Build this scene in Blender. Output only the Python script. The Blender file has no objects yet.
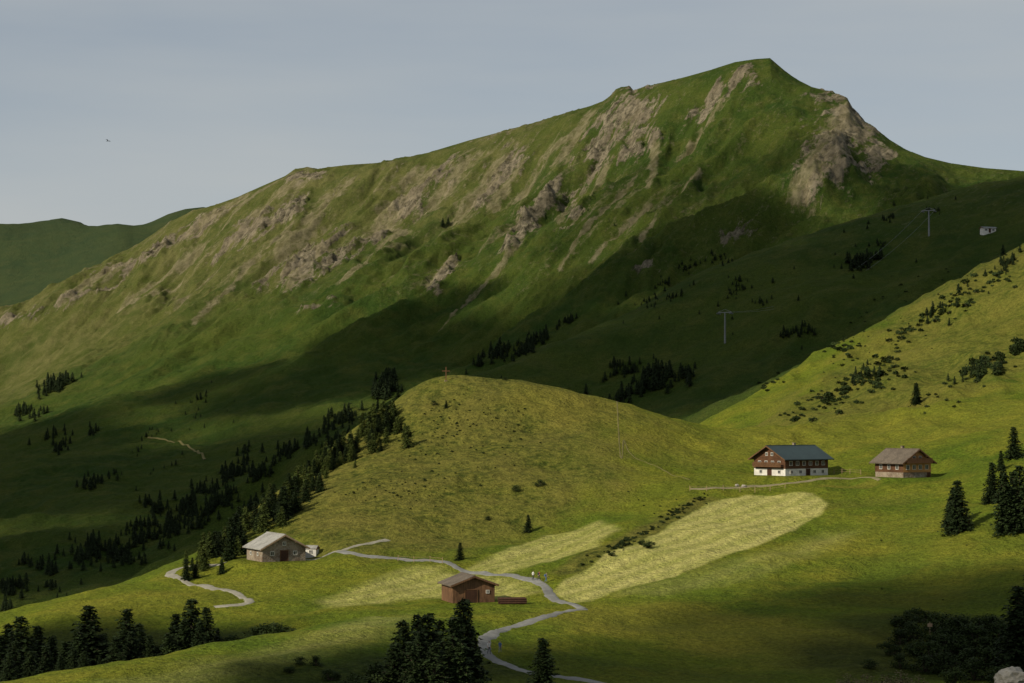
import bpy, math, random
import numpy as np
from mathutils import Vector, Matrix
random.seed(7); RNG=np.random.default_rng(7)
scene=bpy.context.scene
F=70/36*1024; PITCH=math.atan(78.5/F)
CA,SA=math.cos(PITCH),math.sin(PITCH)
def ray(px,py):
    u=(px-512)/F; v=(341.5-py)/F
    fw=CA-v*SA; up=v*CA+SA
    return u/fw, up/fw
def P(px,py,d):
    u,t=ray(px,py); return (u*d,d,t*d)
def PZ(px,d,z):
    return ((px-512)/F*d,d,z)
# ---------------------------------------------------------------- noise
_tab=RNG.random(65536)*2*math.pi
_gx=np.cos(_tab).astype(np.float32); _gy=np.sin(_tab).astype(np.float32)
def gnoise(x,y,s=0):
    x0=np.floor(x); y0=np.floor(y); xi=x0.astype(np.int32); yi=y0.astype(np.int32)
    xf=(x-x0).astype(np.float32); yf=(y-y0).astype(np.float32)
    u=xf*xf*xf*(xf*(xf*6-15)+10); v=yf*yf*yf*(yf*(yf*6-15)+10)
    ax=xi*np.int32(7919); bx=ax+np.int32(7919); ay=yi*np.int32(19937)+np.int32(s*3571); by=ay+np.int32(19937)
    def g(hx,hy,dx,dy):
        k=(hx^hy); k=(k^(k>>7)^(hx>>3))&65535; return _gx[k]*dx+_gy[k]*dy
    n0=g(ax,ay,xf,yf)*(1-u)+g(bx,ay,xf-1,yf)*u; n1=g(ax,by,xf,yf-1)*(1-u)+g(bx,by,xf-1,yf-1)*u
    return (n0*(1-v)+n1*v)*1.45
def fbm(x,y,o=4,s=0,gain=.5):
    a=1;t=0;n=0
    for i in range(o):
        t=t+a*gnoise(x*2.03**i+i*17.3,y*2.03**i-i*9.1,s+i); n+=a; a*=gain
    return t/n
def ridged(x,y,o=4,s=0,gain=.5):
    a=1;t=0;n=0
    for i in range(o):
        t=t+a*(1-np.abs(gnoise(x*2.03**i+i*11.3,y*2.03**i-i*5.1,s+i))*2); n+=a; a*=gain
    return t/n
def sst(a,b,x):
    t=np.clip((x-a)/(b-a),0,1); return t*t*(3-2*t)
def tps(pts,lam=1e-4,sc=300.):
    p=np.array(pts,float); X=p[:,:2]/sc; z=p[:,2]; n=len(p)
    d=np.sqrt(((X[:,None]-X[None])**2).sum(-1)); K=d*d*np.log(d+1e-9)+lam*np.eye(n)
    Q=np.c_[np.ones(n),X]; M=np.zeros((n+3,n+3)); M[:n,:n]=K; M[:n,n:]=Q; M[n:,:n]=Q.T
    w=np.linalg.solve(M,np.r_[z,0,0,0])
    def f(x,y):
        x=(x/sc);y=(y/sc)
        o=w[n]+w[n+1]*x+w[n+2]*y
        for i in range(n):
            r2=(x-X[i,0])**2+(y-X[i,1])**2
            o=o+w[i]*0.5*r2*np.log(r2.astype(np.float32)+1e-12)
        return o
    return f
# ---------------------------------------------------------------- terrain control
A=[]
def a(*l):
    for t in l: A.append(P(*t))
def az(*l):
    for t in l: A.append(PZ(*t))
az((512,0,-3),(300,60,-13),(700,60,-13),(512,120,-22),(-100,150,-27),(1150,150,-27),(0,200,-33),(512,190,-29),(1024,200,-30),(-250,250,-36),(1300,250,-24))
a((620,683,255),(760,683,255),(900,683,255),(1024,683,255),(512,683,248),(400,685,244),(300,690,240),(80,690,232),(200,657,252),(290,634,268),(380,618,290))
a((600,640,288),(760,640,290),(900,640,290),(1024,630,290))
a((600,600,330),(760,595,325),(900,590,325),(1024,575,325))
a((600,560,362),(760,555,362),(900,550,358),(1024,520,360))
a((640,520,398),(760,512,396),(900,505,394),(1024,475,398))
a((700,487,425),(790,477,434),(905,478,424),(1024,430,440))
a((860,440,480),(940,425,480),(1024,380,520),(940,380,560),(860,400,560),(790,430,520),(760,430,560),(1024,320,620),(940,330,650),(870,360,640),(790,400,600))
a((1024,250,720),(970,276,712),(920,301,705),(850,338,690),(800,366,680),(760,391,660),(720,412,640),(695,427,615))
a((445,379,520),(485,382,520),(520,385,520),(560,389,516),(600,394,510),(640,411,500),(690,435,490),(725,455,474))
a((415,390,518),(390,405,515),(340,442,505),(300,475,490),(260,507,470),(215,543,440),(165,568,410),(100,587,385),(40,612,360),(0,625,345),(-80,650,330))
a((520,533,400),(520,480,438),(520,430,478),(620,510,412),(620,455,455),(680,470,450),(400,533,403),(400,480,440),(400,430,485),(335,545,395),(330,500,432),(340,465,470))
a((275,560,390),(225,578,375),(250,602,345),(170,590,362),(110,604,350),(60,617,340),(350,575,370),(420,565,378),(350,602,338),(468,601,332),(430,605,322),(545,590,345),(520,570,365),(583,608,318),(530,620,303),(483,642,282),(500,665,264))
az((0,292,-38.5),(100,292,-37),(180,295,-36),(250,300,-34),(-100,292,-40),(310,305,-32.5))
az((0,450,-62),(-200,450,-68),(100,470,-62),(200,540,-66),(0,600,-80),(300,590,-56),(390,620,-46),(450,630,-38),(520,625,-32),(600,600,-26),(650,580,-20),(300,750,-85),(500,750,-70),(640,740,-55),(690,545,-9),(720,720,-25),(800,800,-5),(900,830,15),(1024,860,30))
a((1250,150,740),(1250,330,560),(1250,430,420),(1250,560,330))
fA=tps(A)
crest=[(-150,395,2300),(-60,372,2270),(0,345,2250),(60,300,2220),(110,262,2180),(150,237,2150),(185,217,2120),(240,196,2080),(300,172,2040),(345,166,2010),(400,158,1970),(470,140,1920),(540,121,1870),(590,106,1830),(625,90,1800),(660,83,1780),(710,70,1740),(768,58,1700),(790,73,1685),(840,98,1655),(870,120,1630),(905,148,1610),(950,163,1600),(1024,171,1600),(1180,140,1600)]
fine=[(-150,395),(0,343),(30,322),(60,300),(90,276),(110,262),(135,246),(150,236),(170,222),(192,211),(215,205),(240,196),(262,186),(285,176),(295,169),(308,167),(318,169),(330,167),(345,165),(375,163),(400,159),(430,152),(470,140),(500,132),(540,121),(565,113),(590,106),(603,101),(610,96),(616,89),(622,87),(629,86),(633,91),(640,88),(660,83),(685,77),(710,70),(735,62),(755,59),(770,58),(777,64),(784,70),(792,76),(800,81),(812,87),(824,90),(836,94),(848,100),(853,110),(862,119),(875,128),(890,140),(905,149),(925,157),(950,163),(985,168),(1024,171),(1180,140)]
B=[P(*c) for c in crest]
for c in crest:
    x,y,z=P(*c); B.append((x+60,y+170,z-90)); B.append((x+140,y+420,z-190))
for t in [(768,120,1600),(768,180,1480),(768,240,1370),(690,150,1610),(690,220,1480),(690,290,1330),
          (600,160,1690),(600,220,1540),(600,280,1390),(600,340,1250),(600,400,1120),(500,190,1760),(500,250,1590),(500,310,1430),(500,370,1270),(500,430,1100),
          (400,220,1790),(400,280,1600),(400,340,1420),(400,400,1250),(400,460,1100),(300,230,1860),(300,290,1660),(300,350,1460),(300,410,1260),(300,470,1060),
          (200,260,1940),(200,320,1710),(200,380,1460),(200,440,1210),(200,500,1010),(200,560,850),
          (100,310,1960),(100,370,1640),(100,430,1350),(100,500,1080),(100,570,850),
          (0,385,1880),(0,425,1500),(0,480,1160),(0,540,920),(0,600,760),(-120,420,1800),(-120,520,1100),(-120,600,800),
          (870,170,1500),(870,240,1350),(960,200,1480),(1024,220,1400),(1150,230,1400),(700,420,1050),(860,380,1050),(1024,350,1050)]:
    B.append(P(*t))
fB=tps(B)
C=[]
cc=[(1180,150,1150),(1100,165,1150),(1024,180,1150),(960,190,1150),(900,206,1130),(840,224,1110),(780,244,1090),(720,265,1070),(660,292,1050),(600,322,1030),(540,348,1000),(480,374,970),(420,398,940),(350,432,900)]
for c in cc:
    x,y,z=P(*c); C.append((x,y,z)); C.append((x+30,y+150,z-32)); C.append((x+60,y+400,z-150))
for t in [(1024,225,1000),(960,245,1000),(900,262,1000),(840,285,980),(780,310,970),(720,335,960),(660,358,950),(600,380,930),(540,405,910),(480,428,890),(400,460,860),
          (1024,270,860),(940,300,860),(860,335,850),(780,365,845),(700,400,835),(600,440,830),(500,470,815),(400,505,790),(1180,240,900)]:
    C.append(P(*t))
fC=tps(C)
D=[]
for t in [(-300,225,3500),(-150,232,3500),(-60,230,3500),(0,226,3500),(30,226,3500),(62,219,3480),(90,228,3480),(120,234,3450),(135,233,3350),(165,222,3250),(203,210,3200),(240,230,3200),(300,260,3200),
          (0,300,2900),(-150,310,2900),(100,300,2800),(170,290,2700),(-100,380,2600),(60,380,2600),(300,330,2700)]:
    D.append(P(*t))
for t in [(0,4200,200),(-300,4200,200),(300,4200,100),(60,3900,260),(800,3300,120),(1200,3300,120),(700,4200,60),(1200,4200,80)]:
    D.append(PZ(*t))
fD=tps(D)
# ---------------------------------------------------------------- grid
us=np.r_[np.linspace(-.62,-.292,60)[:-1],np.linspace(-.292,.292,720),np.linspace(.292,.62,60)[1:]]
ds=np.r_[np.linspace(1,225,50)[:-1],np.arange(225,560,.85),np.arange(560,1000,1.9),np.arange(1000,2450,2.8),np.linspace(2450,6500,110)]
U,Dd=np.meshgrid(us,ds)
X=U*Dd; Y=Dd
Uc=np.clip(U,-.34,.34); Xc=Uc*Dd
def rows(lo,hi): return slice(int(np.searchsorted(ds,lo)),int(np.searchsorted(ds,hi)))
def region(f,sl,fill=-90.):
    o=np.full(X.shape,fill); o[sl]=f(Xc[sl],Y[sl]); return o
rA=rows(0,1050); rB=rows(640,3400); rC=rows(660,1950); rD=rows(2300,7000); rF=rows(640,7000)
HA=region(fA,rA); t=sst(790,1000,Y); HA=HA*(1-t)-90*t
HB=region(fB,rB); t=sst(780,650,Y); HB=HB*(1-t)-90*t; t=sst(2700,3350,Y); HB=HB*(1-t)-90*t
HC=region(fC,rC); t=sst(800,670,Y); HC=HC*(1-t)-90*t; t=sst(1500,1900,Y); HC=HC*(1-t)-90*t
HD=region(fD,rD); t=sst(2650,2350,Y); HD=HD*(1-t)-90*t; t=sst(4800,6400,Y); HD=HD*(1-t)+60*t
dcr=np.interp(U,[ray(c[0],c[1])[0] for c in crest],[c[2] for c in crest])
nx,ny=-.6,-.8
fa=X*nx+Y*ny; ac=X*.8-Y*.6
warp=np.zeros_like(X); warp[rF]=fbm(X[rF]/160,Y[rF]/160,3,3)
def fixcrest(Hl,sl,lst,dcol,w):
    uu=[ray(*p)[0] for p in lst]; tt=[ray(*p)[1] for p in lst]; want=np.interp(us,uu,tt)
    for k in range(3):
        r=(Hl[sl]/ds[sl][:,None]).max(0); corr=(want-r)*dcol
        if k==0:
            kk=np.hanning(41); kk/=kk.sum(); corr=np.convolve(np.pad(corr,20,mode='edge'),kk,'valid'); ww=w
        else: ww=w*.33
        Hl[sl]+=corr[None,:]*np.exp(-((Y[sl]-dcol[None,:])/ww)**2)
s=rB; xb,yb,wb,ab,fb=X[s],Y[s],warp[s],ac[s],fa[s]
gul=ridged(ab/120+wb*.5,fb/430,2,11)-.4
gul2=ridged(ab/42+wb*1.1,fb/190,3,21)-.4
gul3=ridged(ab/15+wb*2.2,fb/60,4,25,.6)-.4
up=sst(0,110,HB[s]); ck=np.ones_like(X); ck[s]=.15+.85*sst(0,170,dcr[s]-yb)
HB[s]+=(gul*24+gul2*12+gul3*5.4)*up*ck[s]+fbm(xb/150,yb/150,4,5)*15*(.35+.65*ck[s])+fbm(xb/20,yb/20,4,9,.6)*3.4
dcol=np.interp(us,[ray(c[0],c[1])[0] for c in crest],[c[2] for c in crest])
fixcrest(HB,rows(1450,2700),fine,dcol,130.)
s=rC
HC[s]+=(ridged(ac[s]/90,fa[s]/300,3,31)-.45)*12*sst(1020,900,Y[s])+fbm(X[s]/90,Y[s]/90,4,35)*8*(.35+.65*sst(1100,950,Y[s]))+fbm(X[s]/16,Y[s]/16,4,39)*1.8
s=rD
HD[s]+=fbm(X[s]/350,Y[s]/350,5,45)*26
dD=np.interp(us,[ray(p,0)[0] for p in (-150,0,62,120,135,203,300)],[3500,3500,3480,3450,3350,3200,3200])
lf_=[(-300,225),(-60,229),(0,226),(25,226),(48,220),(62,218),(80,222),(100,229),(120,233),(132,233),(150,224),(168,214),(185,209),(203,207),(240,212),(300,240),(600,260),(1200,280)]
fixcrest(HD,rows(2900,4800),lf_,dD,240.)
s=rA; na=sst(60,200,Y[s])
HA[s]+=na*(fbm(X[s]/42,Y[s]/42,3,51)*1.9+fbm(X[s]/12,Y[s]/12,3,55)*.75+fbm(X[s]/3.2,Y[s]/4.5,2,57)*.2)
HA[s]+=sst(430,520,Y[s])*sst(.1,.15,U[s])*(ridged(X[s]/30+.3*warp[s],Y[s]/60,3,61)-.4)*4.
def smax(a,b,k):
    h=np.clip(.5+.5*(a-b)/k,0,1); return b*(1-h)+a*h+k*h*(1-h)
H=smax(smax(HA,HC,4.),smax(HB,HD,1.5),9.)
H=np.where(Y<700,HA,H)
tb=sst(700,760,Y); H=np.where((Y>=700)&(Y<760),HA*(1-tb)+H*tb,H)
def Hat(x,y):
    u=x/y; i=int(np.clip(np.searchsorted(ds,y)-1,0,len(ds)-2)); j=int(np.clip(np.searchsorted(us,u)-1,0,len(us)-2))
    fy=(y-ds[i])/(ds[i+1]-ds[i]); fx=(u-us[j])/(us[j+1]-us[j])
    return float((H[i,j]*(1-fx)+H[i,j+1]*fx)*(1-fy)+(H[i+1,j]*(1-fx)+H[i+1,j+1]*fx)*fy)
def hit(px,py,dmin=200):
    u,tv=ray(px,py)
    j=int(np.clip(np.searchsorted(us,u)-1,0,len(us)-2)); fx=(u-us[j])/(us[j+1]-us[j])
    col=H[:,j]*(1-fx)+H[:,j+1]*fx
    df=col-tv*ds; ok=(df>=0)&(ds>dmin)
    idx=np.argmax(ok)
    if not ok.any():
        m=(ds>dmin)&(ds<2600); r=np.where(m,col/ds,-9); idx=int(np.argmax(r)); return Vector((u*ds[idx],ds[idx],col[idx]))
    i0=max(idx-1,0); a0,a1=df[i0],df[idx]; f=0 if a1==a0 else np.clip(-a0/(a1-a0),0,1)
    d=ds[i0]+(ds[idx]-ds[i0])*f
    return Vector((u*d,d,tv*d))
def pad(p,r,fall=6):
    global H
    s=rows(p.y-40,p.y+40)
    w=1-sst(r,r+fall,np.hypot(X[s]-p.x,Y[s]-p.y)); H[s]=H[s]*(1-w)+p.z*w
pC=hit(791,475); pH=hit(903,477); pF=hit(276,560); pB=hit(468,601)
for p,r in ((pC,9),(pH,6.5),(pF,7),(pB,5)): pad(p,r)
# ---------------------------------------------------------------- masks
def capsule(p0,p1,r,s=slice(None)):
    dx,dy=p1[0]-p0[0],p1[1]-p0[1]; L=dx*dx+dy*dy+1e-6
    tt=np.clip(((X[s]-p0[0])*dx+(Y[s]-p0[1])*dy)/L,0,1)
    return np.hypot(X[s]-p0[0]-tt*dx,Y[s]-p0[1]-tt*dy)/r
rM=rows(1000,2700)
rockf=np.zeros_like(X); scree=np.zeros_like(X); rn=np.zeros_like(X); rn2=np.zeros_like(X)
rn[rM]=fbm(ac[rM]/11,fa[rM]/34,5,71,.65); rn2[rM]=fbm(ac[rM]/60,fa[rM]/120,3,75)
rocks=[(298,175,314,176,16),(298,203,280,215,16),(285,215,240,238,20),(262,228,235,235,22),(330,240,290,270,22),(345,255,300,280,16),
 (210,220,150,255,20),(190,235,110,270,15),(150,255,60,300,11),(445,165,410,205,18),(410,200,380,235,15),(520,150,500,180,12),(500,180,480,205,9),
 (627,94,618,128,26),(618,110,604,150,22),(604,150,594,178,12),(640,120,628,152,14),(560,190,530,220,13),(540,205,505,250,8),
 (742,75,716,98,14),(725,85,700,112,12),(650,130,658,140,9),(852,104,838,142,23),(846,118,824,172,18),(882,150,862,168,12),(828,91,816,97,9),(838,150,812,185,11),(862,125,880,150,12),
 (745,225,725,243,6),(650,260,640,268,5),(455,262,430,290,7),(30,312,10,320,11),(330,300,295,315,7),(580,215,560,232,6)]
for r in rocks:
    a0=hit(r[0],r[1],1000);a1=hit(r[2],r[3],1000)
    rockf[rM]=np.maximum(rockf[rM],1-.6*capsule(a0,a1,r[4],rM))
fz=fbm(X[rM]/9,Y[rM]/9,3,77)
rock=np.zeros_like(X); s=rM
rock[s]=sst(.2,1.05,rockf[s]+rn[s]*1.7)*(rockf[s]>.02)
lefty=sst(.12,.02,U[s])*.8+.2
rock[s]=np.maximum(rock[s],.6*lefty*sst(.32,.62,rn2[s]*.5+rn[s]*.9+.25*sst(120,260,H[s])-.04)*sst(70,150,H[s]))
screes=[(290,225,250,262,6),(250,262,195,320,4.),(320,250,290,285,8),(525,160,490,205,6),(452,262,430,285,5),(650,205,590,262,2.5),(480,290,440,330,2.),
 (180,285,120,310,6),(270,185,225,225,9),(655,145,648,185,4),(722,100,680,160,6),(420,180,380,230,16),(470,160,430,210,16),(350,180,300,240,14),(640,170,560,270,2.5),(850,110,800,190,10),(520,245,470,300,2.5),(610,160,560,220,5),(240,200,190,235,11),(330,200,280,260,10),(700,170,640,240,2.),(560,140,520,200,9),(120,265,60,300,10),(500,160,460,220,12),(400,230,340,280,10),(590,115,560,160,9),(300,185,255,215,12),(250,240,180,300,9),(200,250,130,300,9)]
for r in screes:
    a0=hit(r[0],r[1],1000);a1=hit(r[2],r[3],1000)
    c=capsule(a0,a1,r[4],rM); scree[rM]=np.maximum(scree[rM],sst(1.6,.0,c+rn[rM]*1.6+fz*.9))
scree[rM]=np.maximum(scree[rM],.18*sst(30,120,H[rM])+.62*lefty*sst(.05,.6,fbm(ac[rM]/10,fa[rM]/120,4,81)+.35*rn2[rM])*sst(60,160,H[rM]))
H[rM]+=rock[rM]*(ridged(X[rM]/28,Y[rM]/28,5,91,.66)-.3)*11*(.3+.7*ck[rM])
def polymask(pts,soft=1.5,nz=1.2):
    w=[hit(*p) for p in pts]; n=len(w); s=rows(min(p.y for p in w)-15,max(p.y for p in w)+15)
    X_,Y_=X[s],Y[s]; d=np.full(X_.shape,1e9); ins=np.zeros(X_.shape,bool)
    x=X_+fbm(X_/7,Y_/7,2,101)*nz; y=Y_+fbm(X_/7,Y_/7,2,103)*nz*2
    for i in range(n):
        p,q=w[i],w[(i+1)%n]; dx,dy=q.x-p.x,q.y-p.y; L=dx*dx+dy*dy+1e-6
        tt=np.clip(((x-p.x)*dx+(y-p.y)*dy)/L,0,1); d=np.minimum(d,np.hypot(x-p.x-tt*dx,y-p.y-tt*dy))
        c=((p.y>y)!=(q.y>y)); xx=(q.x-p.x)*(y-p.y)/(q.y-p.y+1e-9)+p.x; ins^=c&(x<xx)
    o=np.zeros_like(X); o[s]=sst(-soft,soft,np.where(ins,d,-d)); return o
strip=[(552,592),(568,578),(598,561),(640,541),(680,519),(712,502),(745,495),(812,493),(827,503),(822,514),(795,529),(748,549),(705,565),(655,581),(610,593),(574,603)]
strip2=[(462,574),(495,553),(545,537),(598,521),(620,528),(596,547),(550,562),(500,576)]
m1=polymask(strip,.6,.4); m2=polymask(strip2,1.3)*.8; m3=polymask([(395,572),(430,566),(520,580),(540,592),(520,597),(400,600),(340,607),(320,599)],3)*.75
m4=polymask([(80,690),(200,662),(300,640),(400,616),(430,618),(380,640),(260,668),(200,690)],4)*.4
m5=polymask([(590,594),(640,586),(720,564),(830,532),(860,532),(770,572),(660,596)],3)*.3
mown=np.maximum(np.maximum(np.maximum(m1,m2),np.maximum(m3,m4)),m5)
q0=hit(570,588);q1=hit(815,502); dv=Vector((q1.x-q0.x,q1.y-q0.y)).normalized()
acr=-(X-q0.x)*dv.y+(Y-q0.y)*dv.x
stripe=.5+.5*np.sin(2*math.pi*(acr+fbm(X/60,Y/60,2,111)*3.5)/5.2)
rN=rows(200,800); bn_=np.zeros_like(X); bn_[rN]=fbm(X[rN]/14,Y[rN]/14,3,121)
stripe[rN]=np.clip(stripe[rN]*.75+.12+bn_[rN]*.5,0,1)
def blobmask(l):
    m=np.zeros_like(X)
    for r in l:
        c=capsule(hit(r[0],r[1]),hit(r[2],r[3]),r[4],rN); m[rN]=np.maximum(m[rN],sst(1.3,.5,c+bn_[rN]*.5)*r[5])
    return m
heath=blobmask([(300,500,420,420,30,1),(380,500,520,410,34,1),(400,530,520,480,26,.9),(560,440,500,500,20,.8),(640,550,690,515,7,1),(575,568,705,502,4,1),(1010,260,860,400,40,.75),(1024,330,900,400,30,.7),(640,440,690,460,12,.3),(760,512,900,500,5,.35)])
heath=heath*(1-m1)
shade=blobmask([(300,680,470,668,9,1),(880,660,1024,665,16,1),(900,625,1024,630,12,.9),(0,670,60,660,14,1),(40,640,230,640,8,1),(560,670,860,680,10,.45),(860,600,1024,596,8,.5)])  # foreground patches whose ground colour is darkened to deepen the shadow there
dry=blobmask([(620,620,800,640,14,.9),(800,660,900,650,12,.7),(830,487,865,487,3,1),(600,400,700,450,16,.55),(850,430,1000,420,25,.5),(700,450,760,440,20,.55),(900,540,1000,560,20,.3),(120,600,240,590,14,.4),(560,400,640,430,14,.5),(640,500,700,480,10,.3),(620,578,700,560,6,.5)])
dry[rM]=np.maximum(dry[rM],.9*sst(1550,1850,Y[rM])*sst(.13,-.08,U[rM])*(.6+.4*sst(-.3,.3,rn2[rM])))
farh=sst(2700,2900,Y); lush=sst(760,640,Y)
# ---------------------------------------------------------------- mesh
def new_obj(name,me,parent=None,loc=None,rot=None):
    o=bpy.data.objects.new(name,me); scene.collection.objects.link(o)
    if parent: o.parent=parent
    if loc is not None: o.location=loc
    if rot is not None: o.rotation_euler=rot
    return o
def gridmesh(name,X,Y,Z):
    n,m=X.shape; me=bpy.data.meshes.new(name)
    co=np.stack([X,Y,Z],-1).reshape(-1,3).astype(np.float32)
    me.vertices.add(n*m); me.vertices.foreach_set('co',co.ravel())
    idx=np.arange(n*m).reshape(n,m)
    q=np.stack([idx[:-1,:-1],idx[:-1,1:],idx[1:,1:],idx[1:,:-1]],-1).reshape(-1,4)
    nf=len(q); me.loops.add(nf*4); me.polygons.add(nf)
    me.loops.foreach_set('vertex_index',q.ravel().astype(np.int32))
    me.polygons.foreach_set('loop_start',np.arange(0,nf*4,4,dtype=np.int32))
    me.polygons.foreach_set('loop_total',np.full(nf,4,np.int32))
    me.polygons.foreach_set('use_smooth',np.ones(nf,bool))
    me.update(calc_edges=True); return me
def colattr(me,name,r,g,b,a):
    at=me.attributes.new(name,'FLOAT_COLOR','POINT')
    at.data.foreach_set('color',np.stack([r,g,b,a],-1).astype(np.float32).ravel())
# ---------------------------------------------------------------- node helpers
class NT:
    def __init__(s,name):
        s.m=bpy.data.materials.new(name); s.m.use_nodes=True; s.t=s.m.node_tree; s.t.nodes.clear()
        s.out=s.t.nodes.new('ShaderNodeOutputMaterial')
    def n(s,ty,**k):
        nd=s.t.nodes.new(ty)
        for a,b in k.items(): setattr(nd,a,b)
        return nd
    def l(s,a,b): s.t.links.new(a,b)
    def set(s,sock,v):
        if hasattr(v,'is_output'): s.l(v,sock)
        else: sock.default_value=v
    def noise(s,vec,scale,detail=4,rough=.55,dist=0):
        nd=s.n('ShaderNodeTexNoise'); s.l(vec,nd.inputs['Vector']); nd.inputs['Scale'].default_value=scale
        nd.inputs['Detail'].default_value=detail; nd.inputs['Roughness'].default_value=rough; nd.inputs['Distortion'].default_value=dist
        return nd.outputs['Fac']
    def math(s,op,a,b=0.,c=None,clamp=False):
        nd=s.n('ShaderNodeMath',operation=op,use_clamp=clamp); s.set(nd.inputs[0],a); s.set(nd.inputs[1],b)
        if c is not None: s.set(nd.inputs[2],c)
        return nd.outputs[0]
    def mr(s,v,a,b,c=0.,d=1.):
        nd=s.n('ShaderNodeMapRange'); s.l(v,nd.inputs[0]); 
        for i,q in zip((1,2,3,4),(a,b,c,d)): nd.inputs[i].default_value=q
        return nd.outputs[0]
    def mix(s,f,a,b,bt='MIX'):
        nd=s.n('ShaderNodeMix',data_type='RGBA',blend_type=bt); s.set(nd.inputs[0],f)
        for sk,v in ((nd.inputs[6],a),(nd.inputs[7],b)):
            if hasattr(v,'is_output'): s.l(v,sk)
            else: sk.default_value=(*v,1) if len(v)==3 else v
        return nd.outputs[2]
    def bsdf(s,col,rough=.9,spec=.2,bump=None,bs=.3,bd=.1,metal=0):
        b=s.n('ShaderNodeBsdfPrincipled')
        if hasattr(col,'is_output'): s.l(col,b.inputs['Base Color'])
        else: b.inputs['Base Color'].default_value=(*col,1)
        b.inputs['Roughness'].default_value=rough; b.inputs['Specular IOR Level'].default_value=spec; b.inputs['Metallic'].default_value=metal
        if bump is not None:
            bn=s.n('ShaderNodeBump'); s.l(bump,bn.inputs['Height']); bn.inputs['Strength'].default_value=bs; bn.inputs['Distance'].default_value=bd
            s.l(bn.outputs[0],b.inputs['Normal'])
        s.l(b.outputs[0],s.out.inputs[0]); return b
    def pos(s): return s.n('ShaderNodeNewGeometry').outputs['Position']
    def obj(s): return s.n('ShaderNodeTexCoord').outputs['Object']
T=NT('alpine_ground'); ps=T.pos()
mpn=T.n('ShaderNodeMapping',vector_type='TEXTURE'); T.l(ps,mpn.inputs[0]); mpn.inputs['Rotation'].default_value=(0,0,math.radians(-36.87)); mpn.inputs['Scale'].default_value=(1,3.4,1.8); an=mpn.outputs[0]
at1=T.n('ShaderNodeAttribute',attribute_name='mask1'); s1=T.n('ShaderNodeSeparateColor'); T.l(at1.outputs['Color'],s1.inputs[0])
at2=T.n('ShaderNodeAttribute',attribute_name='mask2'); s2=T.n('ShaderNodeSeparateColor'); T.l(at2.outputs['Color'],s2.inputs[0])
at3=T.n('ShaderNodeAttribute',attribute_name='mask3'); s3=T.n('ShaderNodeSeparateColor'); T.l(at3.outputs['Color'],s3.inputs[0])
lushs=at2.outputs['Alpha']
n1=T.noise(ps,.011,5,.62); n2=T.noise(ps,.06,6,.65); n3=T.noise(ps,.45,5,.7); n4=T.noise(ps,1.5,3,.75)
g=T.mix(T.mr(n1,.38,.62),(.030,.056,.0085),(.056,.078,.011))
g=T.mix(T.math('MULTIPLY',T.mr(n2,.45,.66),.7),g,(.080,.090,.016))
g=T.mix(T.math('MULTIPLY',T.mr(n3,.48,.68),.55),g,(.022,.038,.007))
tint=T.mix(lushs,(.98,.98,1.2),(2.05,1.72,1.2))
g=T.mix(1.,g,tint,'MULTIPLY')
hc=T.mix(T.mr(n3,.38,.6),(.030,.040,.009),(.138,.130,.026)); hc=T.mix(T.math('MULTIPLY',T.mr(n2,.4,.62),.55),hc,(.128,.110,.030))
g=T.mix(T.math('MULTIPLY',s2.outputs[0],.88),g,hc)
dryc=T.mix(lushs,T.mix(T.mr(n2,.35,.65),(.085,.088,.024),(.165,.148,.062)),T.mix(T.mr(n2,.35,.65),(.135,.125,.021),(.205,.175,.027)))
g=T.mix(T.math('MULTIPLY',s2.outputs[1],.66),g,dryc)
mw=T.mix(s2.outputs[2],(.235,.240,.062),(.355,.330,.112))
mw=T.mix(T.mr(n3,.4,.75,0,.5),mw,(.25,.225,.07))
g=T.mix(s1.outputs[2],g,mw)
g=T.mix(T.math('MULTIPLY',s3.outputs[0],.8),g,T.mix(T.mr(n3,.4,.6),(.012,.020,.006),(.040,.050,.012)))  # painted shade: foreground grass pulled towards near-black green
g=T.mix(1.,g,T.mix(T.mr(n4,.32,.68),(.62,.62,.62),(1.34,1.34,1.34)),'MULTIPLY')
rk=T.noise(an,.22,8,.78); rk2=T.noise(ps,.03,4,.6); rk3=T.noise(an,.42,6,.78)
rc=T.mix(T.mr(rk,.40,.60),(.034,.029,.021),(.262,.222,.162)); rc=T.mix(T.math('MULTIPLY',T.mr(rk2,.45,.6),.5),rc,(.16,.132,.092))
rfac=T.mr(T.math('ADD',s1.outputs[0],T.math('MULTIPLY',T.math('SUBTRACT',rk3,.5),3.0)),.32,.72); rfac=T.math('MULTIPLY',rfac,T.mr(s1.outputs[0],.02,.15))
g=T.mix(T.math('MULTIPLY',rfac,.9),g,rc)
sfac=T.mr(T.math('ADD',s1.outputs[1],T.math('MULTIPLY',T.math('SUBTRACT',rk3,.5),2.4)),.30,.88); sfac=T.math('MULTIPLY',sfac,T.mr(s1.outputs[1],.02,.2))
g=T.mix(T.math('MULTIPLY',sfac,.75),g,T.mix(T.mr(rk,.4,.6),(.120,.104,.055),(.230,.198,.125)))
g=T.mix(T.math('MULTIPLY',at1.outputs['Alpha'],.6),g,(.034,.048,.030))  # far hill tinted bluer in base colour, standing in for haze
bh=T.math('ADD',T.math('MULTIPLY',n3,1.),T.math('MULTIPLY',n4,.5)); bh=T.math('ADD',bh,T.math('MULTIPLY',n2,3.5))
bh=T.math('ADD',bh,T.math('MULTIPLY',T.math('MULTIPLY',rk,T.math('SUBTRACT',1.,lushs)),3.5))
T.bsdf(g,1.,.03,bh,.85,1.)
me=gridmesh('ground',X,Y,H)
colattr(me,'mask1',rock,scree,mown,farh); colattr(me,'mask2',heath,dry,stripe,lush); colattr(me,'mask3',shade,shade*0,shade*0,shade*0+1)
me.materials.append(T.m)
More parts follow.
